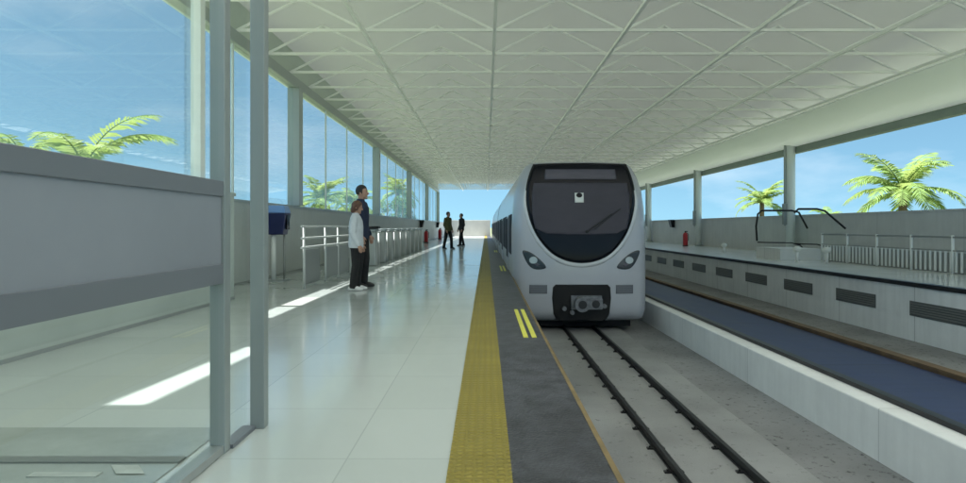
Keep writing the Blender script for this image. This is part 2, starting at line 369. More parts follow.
# rails with clips
def rail(x, label):
    r = empty('running_rail', (x, YB, ZT), label, 'rail', 'rails in front of the train')
    b = MB().box(x - .028, x + .028, YB, YE + 20, ZT, ZT + .015); b.box(x - .01, x + .01, YB, YE + 20, ZT + .015, ZT + .065); b.box(x - .02, x + .02, YB, YE + 20, ZT + .065, ZT + .085)
    b.build('rail_bar', M['rail'], r)
    y = 2.6
    for k in range(17):
        for s_ in (-.057, .057):
            c = MB(); c.box(x + s_ - .028, x + s_ + .028, y - .022, y + .022, ZT, ZT + .016); c.tube([(x + s_, y, ZT + .015), (x + s_, y, ZT + .032)], .011, 8)
            c.build('rail_clip', M['rail'], r)
        y += 0.6
rail(1.645, 'dark steel rail nearer the yellow platform strip')
rail(2.275, 'dark steel rail nearer the white divider wall')

# divider wall with black coping
d = empty('divider_wall', (X_DIV, YB, ZT), 'low white concrete wall with black coping between the two tracks', 'wall')
d_b = MB().box(X_DIV, X_DIV + .3, YB, YE + 30, ZT - .1, -.65); d_b.build('wall_body', M['divider'], d, bevel=0.015)
c = MB().box(X_DIV + .225, X_DIV + .32, YB, YE + 30, -.648, -.60); c.build('coping', M['black'], d)
b = MB().box(6.44, 6.52, YB, YE + 30, ZT, ZT + .1).box(6.42, 6.6, YB, YE + 30, ZT + .1, ZT + .135)
tag(b.build('conductor_rail', M['orange']), 'rusty orange rail running along the far side of the blue slab', 'rail')

# vents in the face of the far platform
vy = [11.4 + 2.56 * k for k in range(-2, 15)]
v0 = None
ordw = ['nearest vent', 'second vent', 'third vent', 'fourth vent', 'fifth vent', 'sixth vent', 'seventh vent', 'eighth vent', 'ninth vent', 'tenth vent', 'eleventh vent', 'twelfth vent', 'thirteenth vent', 'fourteenth vent', 'fifteenth vent', 'sixteenth vent', 'farthest vent']
for i, y in enumerate(vy):
    L = 'dark louvred %s from the camera in the white face of the far platform' % ordw[i]
    if v0 is None:
        v0 = empty('wall_vent', (X_RP, y, -.6), L, 'vent', 'vents in the far platform face')
        f = MB()
        for a, bb, c1, d1 in ((y - .72, y + .72, -.37, -.345), (y - .72, y + .72, -.625, -.6), (y - .745, y - .72, -.625, -.345), (y + .72, y + .745, -.625, -.345)):
            f.box(X_RP - .012, X_RP - .001, a, bb, c1, d1)
        f.build('frame', M['slat'], v0)
        MB().box(X_RP - .004, X_RP - .001, y - .72, y + .72, -.6, -.37).build('backing', M['vent'], v0)
        s_ = MB()
        for k in range(5):
            z = -.575 + k * .045; s_.hexa([(X_RP - .018, y - .72, z - .012), (X_RP - .006, y - .72, z + .012), (X_RP - .006, y + .72, z + .012), (X_RP - .018, y + .72, z - .012)],
                                       [(X_RP - .018, y - .72, z - .006), (X_RP - .006, y - .72, z + .018), (X_RP - .006, y + .72, z + .018), (X_RP - .018, y + .72, z - .006)])
        s_.build('slats', M['slat'], v0)
    else: dup(v0, (X_RP, y, -.6), L)

# platform markings on the dark edge strip
g = 'yellow double marks on the platform edge'
for y0, y1, L in ((6.05, 8.1, 'double yellow line mark on the dark edge strip just in front of the train'), (15.2, 17.2, 'double yellow line mark on the dark edge strip beside the first train windows'),
                  (26.5, 28.5, 'small far double yellow line mark on the edge strip beside the middle of the train')):
    m_ = MB().box(.355, .40, y0, y1, .004, .009).box(.435, .48, y0, y1, .004, .009)
    tag(m_.build('platform_marking', M['yellow']), L, 'marking', g)

# ------------------------------------------------------------------ roof
RY0, RY1 = -7.0, 60.4
ZC, ZD = 4.5, 5.15
TS = 1.73                       # slope of the sun's rays across the station
YN = 7.4                        # the near bay is set back less than the far bays
roof = empty('station_roof', (3.5, RY0, ZC), 'pale translucent roof on white lattice trusses over both platforms', 'roof')
MB().box(-5.46, 11.4, YN, RY1, ZD, ZD + .02).build('roof_deck', M['deck'], roof)
MB().box(11.4, 12.4, YN, RY1, ZD, ZD + .02).build('skylight', M['skylight'], roof)  # strip added out of sight above the soffit to brighten the right side
MB().prism([(12.4, RY0, ZD), (12.4, YN, ZD), (-4.885, YN, ZD), (-4.885, 5.6, ZD), (-4.99, 3.78, ZD), (-4.99, RY0, ZD)], (0, 0, .02)).build('skylight', M['skylight'], roof)  # unseen near bay, made strongly translucent as added light for floor and train
MB().box(-4.6, -4.5, YN, RY1, 4.541, ZD - .002).build('frieze', M['soffit'], roof)
w = MB()
def wing(x0, k, s1, y0, y1, skew=0):
    a = Vector((x0, y0, ZD)); e = Vector((x0 - k * s1, y0, ZD + s1)); n = Vector((-1, 0, -k)).normalized() * -.05
    w.prism([a, e, e + n, a + n], (skew, y1 - y0, 0))
wing(-5.77, 1.5, 1.2, YN, RY1); wing(-5.28, 1.25, 1.5, 3.78, 5.6, .15); wing(-5.0, 1.25, 1.7, RY0, 3.78); wing(-4.89, 1.25, 1.7, 5.6, YN)
w.build('eave_wing', M['soffit'], roof)  # wings added at the eave so their slots cut the sun into floor stripes
MB().box(-4.62, -4.42, YN, RY1, 4.31, 4.54).box(-3.92, -3.72, RY0, YN - .01, 4.31, 4.54).build('eave_beam', M['beam'], roof, bevel=.01)
sf = MB().hexa([(9.7, RY0, 4.52), (12.0, RY0, 4.16), (12.0, RY1, 4.16), (9.7, RY1, 4.52)], [(9.7, RY0, 4.56), (12.0, RY0, 4.2), (12.0, RY1, 4.2), (9.7, RY1, 4.56)])
sf.build('soffit', M['soffit_glow'], roof)  # made to glow, passing the added daylight down onto the right platform
MB().box(12.0, 12.22, RY0, RY1, 3.92, 4.25).build('fascia', M['fascia'], roof)
MB().box(12.22, 12.4, RY0, RY1, 4.1, ZD).build('fascia_upstand', M['fascia'], roof)
NX = [.15 + 2.3 * k for k in range(-1, 5)]
for x in NX:
    MB().box(x - .03, x + .03, RY0, RY1, ZC - .03, ZC + .03).build('longitudinal_chord', M['truss'], roof)
rows = []; y = 11.40
while y > RY0 + 1: y -= 1.546
while y < RY1 - .1: rows.append(y); y += 1.546
XN = [(.15 + 1.15 * k) for k in range(-4, 10)]
braces = []
for y in rows:
    b = MB().box(-4.42, 10.0, y - .024, y + .024, ZC + .031, ZC + .08)
    b.build('transverse_chord', M['truss'], roof)
    for k in range(len(XN) - 1):
        za, zb = (ZC + .05, ZD - .03) if k % 2 == 0 else (ZD - .03, ZC + .05)
        if max(XN[k], XN[k + 1]) > 9.8 and True:
            if k % 2 == 0 and XN[k + 1] > 10.2: continue
        braces.append(((XN[k], y, za), (XN[k + 1], y, zb)))
braces.sort(key=lambda b: (b[0][1] < 7.0, abs(b[0][1] - 8)))
for p, q in braces[:96]: MB().bar(p, q, .036, .04).build('diagonal_brace', M['truss'], roof)
rest = MB()
for p, q in braces[96:]: rest.bar(p, q, .036, .04)
struct(rest.build('diagonal_braces', M['truss'], roof), 'stuff')

# ------------------------------------------------------------------ left wall, windows and columns
wl = empty('parapet_wall', (X_LW, YN, 0), 'grey parapet wall under the long row of windows on the left', 'wall')
MB().box(X_LW - .25, X_LW, 9.4, YE, -.1, 1.5).build('wall_body', M['wall'], wl)
MB().box(X_LW - .28, X_LW + .03, 9.4, YE, 1.5, 1.55).build('sill', M['column'], wl)
wn = empty('parapet_wall', (-3.7, YB, 0), 'pale parapet wall behind the glass partition at far left', 'wall')
MB().box(-3.94, -3.7, YB, 9.4, -.1, 1.5).box(X_LW - .25, -3.94, 9.16, 9.4, -.1, 1.5).build('wall_body', M['wall_near'], wn)
MB().box(-3.96, -3.68, YB, 9.42, 1.5, 1.55).build('sill', M['wall_near'], wn)
MB().box(-3.7, -3.69, YB, 9.4, 0.0, .035).build('skirting', M['gate_dark'], wn)
MB().box(X_LW, X_LW + .015, 9.4, YE, 0.0, .04).build('skirting', M['gate_dark'], wl)

LC = [15.1, 26.3, 37.5, 48.7, 59.9]
words_ = ['nearest', 'second', 'third', 'fourth', 'farthest']
c0 = None
for i, y in enumerate(LC):
    L = 'grey square column standing on the left parapet, %s of its row' % words_[i]
    if c0 is None:
        c0 = empty('wall_column', (X_LW, y, 1.55), L, 'column', 'columns of the left window wall')
        MB().box(X_LW - .14, X_LW + .14, y - .15, y + .15, 1.56, 4.31).build('shaft', M['column'], c0, bevel=.01)
        MB().box(X_LW - .17, X_LW + .17, y - .18, y + .18, 1.55, 1.575).build('base_plate', M['beam'], c0)
    else: dup(c0, (X_LW, y, 1.55), L)
cn = empty('wall_column', (-3.82, 8.5, 1.55), 'slim pale column on the near parapet just left of the partition posts', 'column')
MB().box(-3.89, -3.76, 8.43, 8.57, 1.55, 4.31).build('shaft', M['column_pale'], cn)

ys = [9.42] + LC
for i in range(5):
    y0, y1 = ys[i] + .15, ys[i + 1] - .15
    L = ['glazed window bay on the left wall behind the blue ticket kiosk', 'glazed window bay on the left wall behind the standing pair, with palms outside',
         'glazed window bay on the left wall between its second and third columns', 'glazed window bay on the left wall between its third and fourth columns', 'glazed window bay on the left wall before the farthest column'][i]
    wd = empty('window_bay', (X_LW, y0, 1.55), L, 'window', 'window bays of the left wall')
    MB().box(X_LW - .012, X_LW - .004, y0, y1, 1.55, 4.31).build('glass_pane', M['glass'], wd)
    n = 4 if i else 3
    for k in range(1, n):
        yy = y0 + (y1 - y0) * k / n
        MB().box(X_LW - .02, X_LW + .015, yy - .025, yy + .025, 1.55, 4.31).build('mullion', M['mull'], wd)
wd = empty('window_bay', (-3.84, YB, 1.55), 'clear glazed bay above the near pale parapet at far left', 'window')
MB().box(-3.852, -3.844, YB, 8.42, 1.55, 4.31).build('glass_pane', M['glass'], wd)

# end wall
ew = empty('end_wall', (-2.5, YE, 0), 'beige wall closing the far end of the left platform', 'wall')
MB().box(-4.5, .5, YE - .3, YE, -.1, 1.8).build('wall_body', M['beige'], ew); MB().box(-4.55, .5, YE - .33, YE + .03, 1.8, 1.86).build('coping', M['column_pale'], ew)

# ------------------------------------------------------------------ right wall and columns
wr = empty('parapet_wall', (X_RW, YB, 0), 'grey parapet wall along the back of the far platform', 'wall')
MB().box(X_RW, X_RW + .25, YB, YE, -.1, 1.47).build('wall_body', M['right_wall'], wr); MB().box(X_RW - .03, X_RW + .28, YB, YE, 1.47, 1.52).build('coping', M['right_wall'], wr)
c0 = None
for i, y in enumerate([24.9, 35.7, 46.5, 57.3]):
    L = 'pale round column against the right parapet, %s' % ['nearest, beside the escalator', 'second from the escalator', 'third from the escalator, beside the train roof', 'farthest of its row'][i]
    if c0 is None:
        c0 = empty('platform_column', (11.85, y, 0), L, 'column', 'columns along the right parapet')
        MB().tube([(11.85, y, 0), (11.85, y, 4.24)], .17, 20).build('shaft', M['column_pale'], c0)
        MB().tube([(11.85, y, 0.0), (11.85, y, .06)], .24, 20).build('base_collar', M['column'], c0)
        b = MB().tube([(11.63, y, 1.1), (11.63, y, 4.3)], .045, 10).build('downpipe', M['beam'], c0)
        MB().box(11.55, 11.68, y - .07, y + .07, 1.15, 1.95).build('pipe_guard', M['gate_dark'], c0)  # dark pipe and sleeve put in for shading along the column's lower edge
    else: dup(c0, (11.85, y, 0), L)

# ------------------------------------------------------------------ near glass partition
XP = -1.243
gp = empty('glass_partition', (XP, 3.0, 0), 'grey framed glass partition with a solid grey middle panel at the left', 'partition')
y1 = 672 / 224.5; y2 = 672 / 200.0
MB().box(XP - .035, XP + .035, y1 - .035, y1 + .035, 0, 4.2).build('post', M['post'], gp, bevel=.004)
MB().box(XP + .016, XP + .09, y2 - .035, y2 + .035, 0, 4.2).build('post', M['post'], gp, bevel=.004)
yb = -1.5
MB().box(XP - .02, XP + .02, yb, y1 - .036, .88, 1.19).build('panel', M['panel'], gp)
MB().box(XP - .03, XP + .03, yb, y1 - .036, 1.19, 1.262).build('panel_rail', M['panel_rail'], gp, bevel=.003)
MB().box(XP - .03, XP + .03, yb, y1 - .036, .79, .88).build('panel_rail', M['panel_rail'], gp, bevel=.003)
MB().box(XP - .005, XP + .005, yb, y1 - .036, .04, .79).box(XP - .005, XP + .005, yb, y1 - .036, 1.262, 4.2).box(XP - .004, XP + .004, y1 + .036, y2 - .04, .04, 4.2).build('glass_pane', M['glass_clear'], gp)
MB().box(XP - .03, XP + .03, yb, y1 - .036, .004, .04).build('bottom_rail', M['steel'], gp)
MB().box(XP - .02, XP + .045, y1 + .036, y2 - .036, .001, .02).build('threshold', M['panel_rail'], gp)
MB().box(XP - .04, XP + .1, yb, y2 + .035, 4.2, 4.31).build('head_rail', M['post'], gp)
MB().box(XP - .04, XP + .04, yb - .07, yb, 0, 4.2).build('post', M['post'], gp)

# ------------------------------------------------------------------ left platform furniture
# ticket kiosk
k = empty('ticket_kiosk', (-4.1, 12.5, 0), 'dark blue ticket kiosk box with light blue top on a pale pole', 'kiosk')
MB().hexa([(-4.27, 12.38, .9), (-3.93, 12.38, .9), (-3.93, 12.68, .9), (-4.27, 12.68, .9)], [(-4.32, 12.34, 1.32), (-3.87, 12.34, 1.32), (-3.87, 12.72, 1.32), (-4.32, 12.72, 1.32)]).build('housing', M['kiosk'], k, bevel=.015)
MB().hexa([(-4.32, 12.34, 1.322), (-3.87, 12.34, 1.322), (-3.87, 12.72, 1.322), (-4.32, 12.72, 1.322)], [(-4.30, 12.42, 1.47), (-3.92, 12.42, 1.47), (-3.92, 12.70, 1.47), (-4.30, 12.70, 1.47)]).build('hood', M['kiosk_top'], k, bevel=.015)
MB().box(-3.90, -3.868, 12.45, 12.62, 1.0, 1.28).build('screen', M['blackgloss'], k)
MB().tube([(-4.15, 12.5, 0), (-4.15, 12.5, .9)], .045, 14).build('pole', M['column_pale'], k)
MB().tube([(-3.97, 12.6, 0), (-3.97, 12.6, .9)], .022, 10).build('cable_pipe', M['gate_dark'], k)
MB().box(-4.3, -3.88, 12.3, 12.75, 0.0, .02).build('base_plate', M['column'], k)

# barrier of white tubes with grey lower panels
bx = -3.1
br = empty('tube_barrier', (bx, 12.5, 0), 'white tube barrier with grey lower panels between the kiosk and the standing pair', 'barrier')
for z in (1.06, .86, .70): MB().tube([(bx, 10.75, z), (bx, 16.4, z)], .019, 10).build('rail', M['steel_pale'], br)
for y in (10.9, 12.35, 13.4, 14.7, 16.35):
    MB().tube([(bx, y, 0), (bx, y, 1.08)], .022 if y < 14 else .034, 12).build('post', M['steel_pale'], br)
    if y < 16: MB().box(bx - .012, bx + .012, y + .06, y + 1.0, .06, .66).build('panel', M['gate_dark'], br)
# ticket gates
t0 = None
for i in range(9):
    y = 17.4 + i * 1.55
    L = 'pale grey ticket gate, %s' % ['nearest, with a black reader on top', 'second from the standing pair', 'third from the standing pair', 'fourth from the standing pair', 'fifth from the standing pair',
        'sixth from the standing pair', 'seventh from the standing pair', 'second from the far end of the row', 'last of the row, before the red extinguishers'][i]
    if t0 is None:
        t0 = empty('ticket_gate', (bx, y, 0), L, 'ticket gate', 'row of ticket gates on the left platform')
        MB().box(bx - .55, bx + .12, y - .13, y + .13, .0, .92).build('cabinet', M['gate'], t0, bevel=.03)
        MB().box(bx - .6, bx + .16, y - .15, y + .15, .921, 1.0).build('top', M['column'], t0, bevel=.02)
        for k_ in range(3):
            yy = y + .4 + k_ * .36
            MB().tube([(bx, yy, 0), (bx, yy, .9)], .026, 8).build('upright_bar', M['white'], t0)
        MB().tube([(bx, y + .14, .9), (bx, y + 1.4, .9)], .024, 8).build('top_bar', M['white'], t0)
        MB().box(bx - .01, bx + .0, y + .16, y + 1.39, .06, .6).build('panel', M['gate_dark'], t0)
    else: dup(t0, (bx, y, 0), L)

MB().box(bx - .62, bx + .2, 17.22, 17.6, 1.001, 1.07).build('card_reader', M['black'], t0, bevel=.015)

# fire extinguishers with a dark loudspeaker on the wall near each
def extinguisher(loc, s, L):
    x, y, z = loc
    e = empty('fire_extinguisher', loc, L, 'extinguisher', 'red fire extinguishers on the platforms')
    MB().tube([(x, y, .04 * s), (x, y, .62 * s)], .13 * s, 16, True).build('cylinder', M['red'], e)
    MB().tube([(x, y, .7 * s), (x, y, .8 * s)], .035 * s, 10).box(x - .03 * s, x + .12 * s, y - .02, y + .02, .78 * s, .83 * s).build('valve', M['black'], e)
    MB().tube([(x + .04 * s, y, .76 * s), (x + .17 * s, y, .66 * s), (x + .17 * s, y, .3 * s)], .016 * s, 8).build('hose', M['black'], e)
    MB().tube([(x, y, 0), (x, y, .05 * s)], .15 * s, 16).build('foot_ring', M['black'], e)
extinguisher((-4.0, 42.7, 0), 1.05, 'red fire extinguisher on the left platform floor, closer to the ticket gates')
extinguisher((-4.0, 55.5, 0), 1.15, 'red fire extinguisher on the left platform floor, closer to the two far people')
extinguisher((10.9, 35.0, 0), 1.0, 'red fire extinguisher standing on the far platform right of the train')
def speaker(x, y, z, sgn, L):
    e = empty('wall_speaker', (x, y, z), L, 'loudspeaker', 'dark loudspeakers on the parapets')
    MB().hexa([(x + sgn * .02, y - .2, z), (x + sgn * .2, y - .24, z), (x + sgn * .2, y + .24, z), (x + sgn * .02, y + .2, z)],
              [(x + sgn * .02, y - .2, z + .5), (x + sgn * .32, y - .28, z + .5), (x + sgn * .32, y + .28, z + .5), (x + sgn * .02, y + .2, z + .5)]).build('housing', M['black'], e, bevel=.02)
    MB().box(min(x, x + sgn * .02), max(x, x + sgn * .02), y - .08, y + .08, z + .1, z + .4).build('bracket', M['steel'], e)
speaker(X_LW + .0, 43.5, 1.02, 1, 'small dark loudspeaker on the left parapet over the nearer red extinguisher')
speaker(X_LW + .0, 58.0, 1.0, 1, 'small dark loudspeaker on the left parapet over the farther red extinguisher')
speaker(X_RW, 41.2, 1.02, -1, 'dark loudspeaker on the right parapet beside the train')

# ------------------------------------------------------------------ right platform furniture: escalator, railing, bollards
es = empty('escalator', (10.5, 21.5, 0), 'escalator head with two black looped handrails on the far platform', 'escalator')
def balustrade(yy, x0, x1, x2, skip=0):
    zt, zb = 1.62, .52
    hp = [(x0 + .0, yy, zb + .05), (x0 - .03, yy, zb + .55), (x0 + .03, yy, zt - .12), (x0 + .16, yy, zt), (x1 - .25, yy, zt), (x1, yy, zt - .06), (x2, yy, 1.0)]
    MB().tube(hp[skip:], .034, 8).build('handrail', M['black'], es)
    lp = [(x0 + .02, yy, zb), (x1 - .25, yy, zb - .02), (x1 + .05, yy, zb - .1), (x2 + .1, yy, .06)]
    MB().tube(lp, .02, 8).build('skirt_rail', M['black'], es)
    poly = [(x0 + .02, yy, zb), (x0, yy, zb + .55), (x0 + .05, yy, zt - .12), (x0 + .16, yy, zt - .03), (x1 - .25, yy, zt - .03), (x1, yy, zt - .09), (x2, yy, .97), (x2 + .1, yy, .08), (x1 + .05, yy, zb - .1), (x1 - .25, yy, zb - .02)]
    MB().prism(poly, (0, .012, 0)).build('glass_panel', M['glass_clear'], es)
balustrade(22.2, 9.4, 10.85, 11.15)
balustrade(20.3, 9.75, 10.75, 11.4, 2)
MB().hexa([(9.35, 20.35, 0), (11.2, 20.35, 0), (11.2, 22.15, 0), (9.35, 22.15, 0)], [(9.35, 20.35, .36), (10.6, 20.35, .36), (10.6, 22.15, .36), (9.35, 22.15, .36)]).build('truss_box', M['pface'], es)
stp = MB()
for i in range(4): stp.box(10.62 + i * .18, 10.8 + i * .18, 20.4, 22.1, .0, .32 - i * .08)
stp.build('steps', M['gate'], es)
g = 'small white lamps beside the escalator'  # escalator pair put in for bright reflections; the lone one is a bollard
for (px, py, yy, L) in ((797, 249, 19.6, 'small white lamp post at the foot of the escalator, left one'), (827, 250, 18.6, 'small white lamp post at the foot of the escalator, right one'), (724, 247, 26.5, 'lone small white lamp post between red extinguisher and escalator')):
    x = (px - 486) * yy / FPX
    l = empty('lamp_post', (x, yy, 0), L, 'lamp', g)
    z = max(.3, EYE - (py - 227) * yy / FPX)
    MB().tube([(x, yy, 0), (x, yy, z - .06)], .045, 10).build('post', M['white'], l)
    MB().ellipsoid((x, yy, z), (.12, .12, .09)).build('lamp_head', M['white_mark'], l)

def railing(x, y0, y1, L):
    rl = empty('platform_railing', (x, (y0 + y1) / 2, 0), L, 'railing')
    MB().box(x - .02, x + .02, y0, y1, .80, .84).build('top_rail', M['steel'], rl)
    MB().box(x - .02, x + .02, y0, y1, .50, .53).build('mid_rail', M['steel'], rl)
    n = 6
    for i in range(n + 1):
        y = y0 + (y1 - y0) * i / n
        MB().tube([(x, y, 0), (x, y, .86)], .032, 10).build('post', M['column_pale'], rl)
    m_ = int((y1 - y0) / .165)
    for i in range(1, m_):
        y = y0 + (y1 - y0) * i / m_
        MB().box(x - .02, x + .02, y - .014, y + .014, .03, .50).build('baluster', M['column_pale'], rl)
    MB().box(x + .12, x + .14, y0, y1, .0, .46).build('backing_panel', M['gate_dark'], rl)  # dark sheet put in for the shaded opening behind the balusters
railing(10.5, 11.6, 20.0, 'white balustered railing before a dark panel on the far platform at right')

# ------------------------------------------------------------------ train
TX = 1.945; TF = 13.0; TB = 62.0; ZMID = .75
tr = empty('metro_train', (TX, TF, ZT), 'silver metro train with a black rounded windscreen standing at the platform', 'train')
half = [(0, -.9), (.6, -.9), (1.2, -.9), (1.33, -.86), (1.385, -.7), (1.39, -.2), (1.39, .4), (1.39, 1.0), (1.375, 1.45), (1.335, 1.8), (1.25, 2.1), (1.12, 2.33), (1.0, 2.405), (.6, 2.43), (0, 2.435)]
prof = half + [(-x, z) for x, z in half[-2:0:-1]]
def fy(x, z):
    return TF + .11 * (x / 1.3) ** 2 + .24 * max(0, (z - .0) / 2.4) ** 2 + .05 * max(0, (-z) / .9) ** 2
def dens(poly, n):
    out = []
    for i in range(len(poly)):
        a, b = poly[i], poly[(i + 1) % len(poly)]
        for k in range(n): out.append((a[0] + (b[0] - a[0]) * k / n, a[1] + (b[1] - a[1]) * k / n))
    return out
P = dens(prof, 3); n = len(P)
bm_ = MB(); vs = []; fs = []
def ring(s, extra, flat=None):
    i0 = len(vs)
    for x, z in P:
        xx, zz = x * s, ZMID + (z - ZMID) * s
        vs.append((TX + xx, flat if flat is not None else fy(xx, zz) + extra, zz))
    return i0
vs.append((TX, fy(0, ZMID), ZMID))
ids = [ring(s, 0) for s in (.12, .25, .4, .55, .7, .8, .86)]
for t in (.25, .5, .7, .85, 1.0):
    a = t * math.pi / 2; ids.append(ring(.86 + .14 * math.sin(a), .34 * (1 - math.cos(a))))
for yy in (TF + 1.2, TF + 6): ids.append(ring(1, 0, yy))
ids.append(ring(1, 0, TB))
fs += [(0, ids[0] + (i + 1) % n, ids[0] + i) for i in range(n)]
for a, b in zip(ids, ids[1:]): fs += [(a + i, a + (i + 1) % n, b + (i + 1) % n, b + i) for i in range(n)]
fs.append(tuple(ids[-1] + i for i in range(n)))
body = bm_.add(vs, fs, True).build('body_shell', M['train'], tr)

def front_panel(name, poly, m, parent, proud=.012, thick=.03, inner=None, sub=3):
    """a panel with its own thickness that follows the curved nose"""
    Q = dens(poly, sub); k = len(Q); cx = sum(p[0] for p in Q) / k; cz = sum(p[1] for p in Q) / k
    b = MB(); v = [(TX + cx, fy(cx, cz) - proud, cz)]; f = []
    idx = []
    for s in (.2, .4, .6, .8, .96, 1.0):
        idx.append(len(v))
        for x, z in Q:
            xx, zz = cx + (x - cx) * s, cz + (z - cz) * s
            v.append((TX + xx, fy(xx, zz) - proud + (.004 if s == 1.0 else 0), zz))
    idx.append(len(v))
    for x, z in Q: v.append((TX + x, fy(x, z) - proud + thick, z))
    f += [(0, idx[0] + (i + 1) % k, idx[0] + i) for i in range(k)]
    for a, c in zip(idx, idx[1:]): f += [(a + i, a + (i + 1) % k, c + (i + 1) % k, c + i) for i in range(k)]
    return b.add(v, f, True).build(name, m, parent)
def spline(pts, n=6):
    out = []; m = len(pts)
    for i in range(m):
        p0, p1, p2, p3 = (pts[(i + j - 1) % m] for j in range(4))
        for k in range(n):
            t = k / n
            out.append(tuple(.5 * (2 * p1[c] + (p2[c] - p0[c]) * t + (2 * p0[c] - 5 * p1[c] + 4 * p2[c] - p3[c]) * t * t + (3 * p1[c] - p0[c] - 3 * p2[c] + p3[c]) * t ** 3) for c in (0, 1)))
    return out
# windscreen outline (half), mirrored
hw = [(.0, .33), (.32, .38), (.6, .53), (.84, .80), (1.0, 1.12), (1.09, 1.50), (1.09, 1.83), (1.03, 2.1), (.95, 2.30), (.9, 2.33), (.5, 2.345), (0, 2.35)]
outline = hw + [(-x, z) for x, z in hw[-2:0:-1]]
sp = spline(outline, 4)
ws = front_panel('windscreen', sp, M['blackgloss'], tr, .014, .03, sub=1)
rim = [(x * 1.03, 1.33 + (z - 1.33) * 1.025) for x, z in sp]
front_panel('windscreen_seal', rim, M['blackmatte'], tr, .006, .02, sub=1)
rim2 = []
for x, z in sp:
    t = min(1, max(0, (2.0 - z) / .5)); k_ = 1.03 + .075 * t
    rim2.append((x * k_, 1.33 + (z - 1.33) * (1.025 + .085 * t)))
front_panel('windscreen_rim', rim2, M['train_rim'], tr, .003, .02, sub=1)
win = [(-.94, 1.02), (-.72, .92), (-.3, .9), (.3, .9), (.72, .92), (.94, 1.02), (1.0, 1.35), (1.0, 1.7), (.96, 1.96), (-.96, 1.96), (-1.0, 1.7), (-1.0, 1.35)]
cab = front_panel('cab_window', win, M['cabglass'], ws, .034, .03)
front_panel('destination_display', [(-.74, 2.03), (.74, 2.03), (.72, 2.24), (-.72, 2.24)], M['disp'], ws, .034, .03)
e_ = front_panel('emblem', [(-.13, 1.55), (.05, 1.55), (.05, 1.75), (-.13, 1.75)], M['white_mark'], ws, .046, .02)
front_panel('emblem_notch', [(-.04 + .062 * math.cos(a * math.pi / 8), 1.70 + .05 * math.sin(a * math.pi / 8)) for a in range(16)], M['blackgloss'], e_, .05, .01, sub=1)
wp = MB()
a, b = (.1, .95), (.62, 1.32)
wp.bar((TX + a[0], fy(*a) - .07, a[1]), (TX + b[0], fy(*b) - .06, b[1]), .025, .02)
wp.tube([(TX + .1, fy(.1, .95) - .075, .95), (TX + .1, fy(.1, .95) - .0, .95)], .03, 8)
wp.bar((TX + .25, fy(.25, 1.0) - .065, 1.0), (TX + .8, fy(.8, 1.42) - .055, 1.42), .018, .014)
wp.build('wiper', M['black'], ws)
for s in (-1, 1):
    hl = spline([(s * 1.20, .56), (s * .98, .50), (s * .72, .24), (s * .92, .185), (s * 1.08, .28)], 5)
    h = front_panel('headlight', hl, M['lamp_dark'], tr, .012, .03, sub=1)
    c_ = (s * .98, .37)
    front_panel('lens', [(c_[0] + .085 * math.cos(t * math.pi / 6), c_[1] + .075 * math.sin(t * math.pi / 6)) for t in range(12)], M['lens'], h, .02, .02, sub=1)
    front_panel('indicator', [(s * .84, .28), (s * .9, .25), (s * .97, .29), (s * .9, .31)], M['disp'], h, .02, .02, sub=1)
    gr = front_panel('grille', [(s * .70 - .0, -.31), (s * 1.06, -.31), (s * 1.06, -.13), (s * .70, -.13)], M['grille'], tr, .008, .02)
    for k in range(5):
        z = -.295 + k * .035
        front_panel('grille_bar', [(s * .72, z), (s * 1.04, z), (s * 1.04, z + .012), (s * .72, z + .012)], M['grille2'], gr, .014, .012, sub=1)
rc = [(-.53, -.12), (.53, -.12), (.585, -.18), (.6, -.4), (.57, -.72), (.52, -.82), (.44, -.87), (-.44, -.87), (-.52, -.82), (-.57, -.72), (-.6, -.4), (-.585, -.18)]
cr = front_panel('coupler_recess', rc, M['blackmatte'], tr, .01, .03)
cp = MB()
cy = TF
cp.box(TX - .22, TX + .40, cy - .06, cy - .0, -.62, -.34)
cp.tube([(TX - .02, cy - .26, -.5), (TX - .02, cy - .02, -.5)], .15, 20)
cp.box(TX + .12, TX + .40, cy - .16, cy, -.60, -.40)
cp.build('coupler', M['coupler'], cr)
MB().tube([(TX - .02, cy - .275, -.5), (TX - .02, cy - .262, -.5)], .085, 20).build('coupler_socket', M['black'], cr)
MB().tube([(TX + .26, cy - .18, -.5), (TX + .26, cy - .161, -.5)], .08, 16).build('coupler_socket', M['black'], cr)
for dx, dz in ((-.36, -.6), (-.2, -.68), (.45, -.55)):
    ck = MB().tube([(TX + dx, cy - .1, dz), (TX + dx, cy - .01, dz)], .045, 10)
    ck.build('air_hose_cock', M['coupler'], cr)
MB().box(TX - 1.1, TX + 1.1, TF + .5, TB - .3, ZT + .06, -.9).build('underframe', M['blackmatte'], tr)
for yy in (TF + 2.2, TF + 4.2):
    for s in (-1, 1):
        MB().tube([(1.96 + s * .315 - .05, yy, ZT + .321), (1.96 + s * .315 + .05, yy, ZT + .321)], .235, 24).build('wheel', M['rail'], tr)
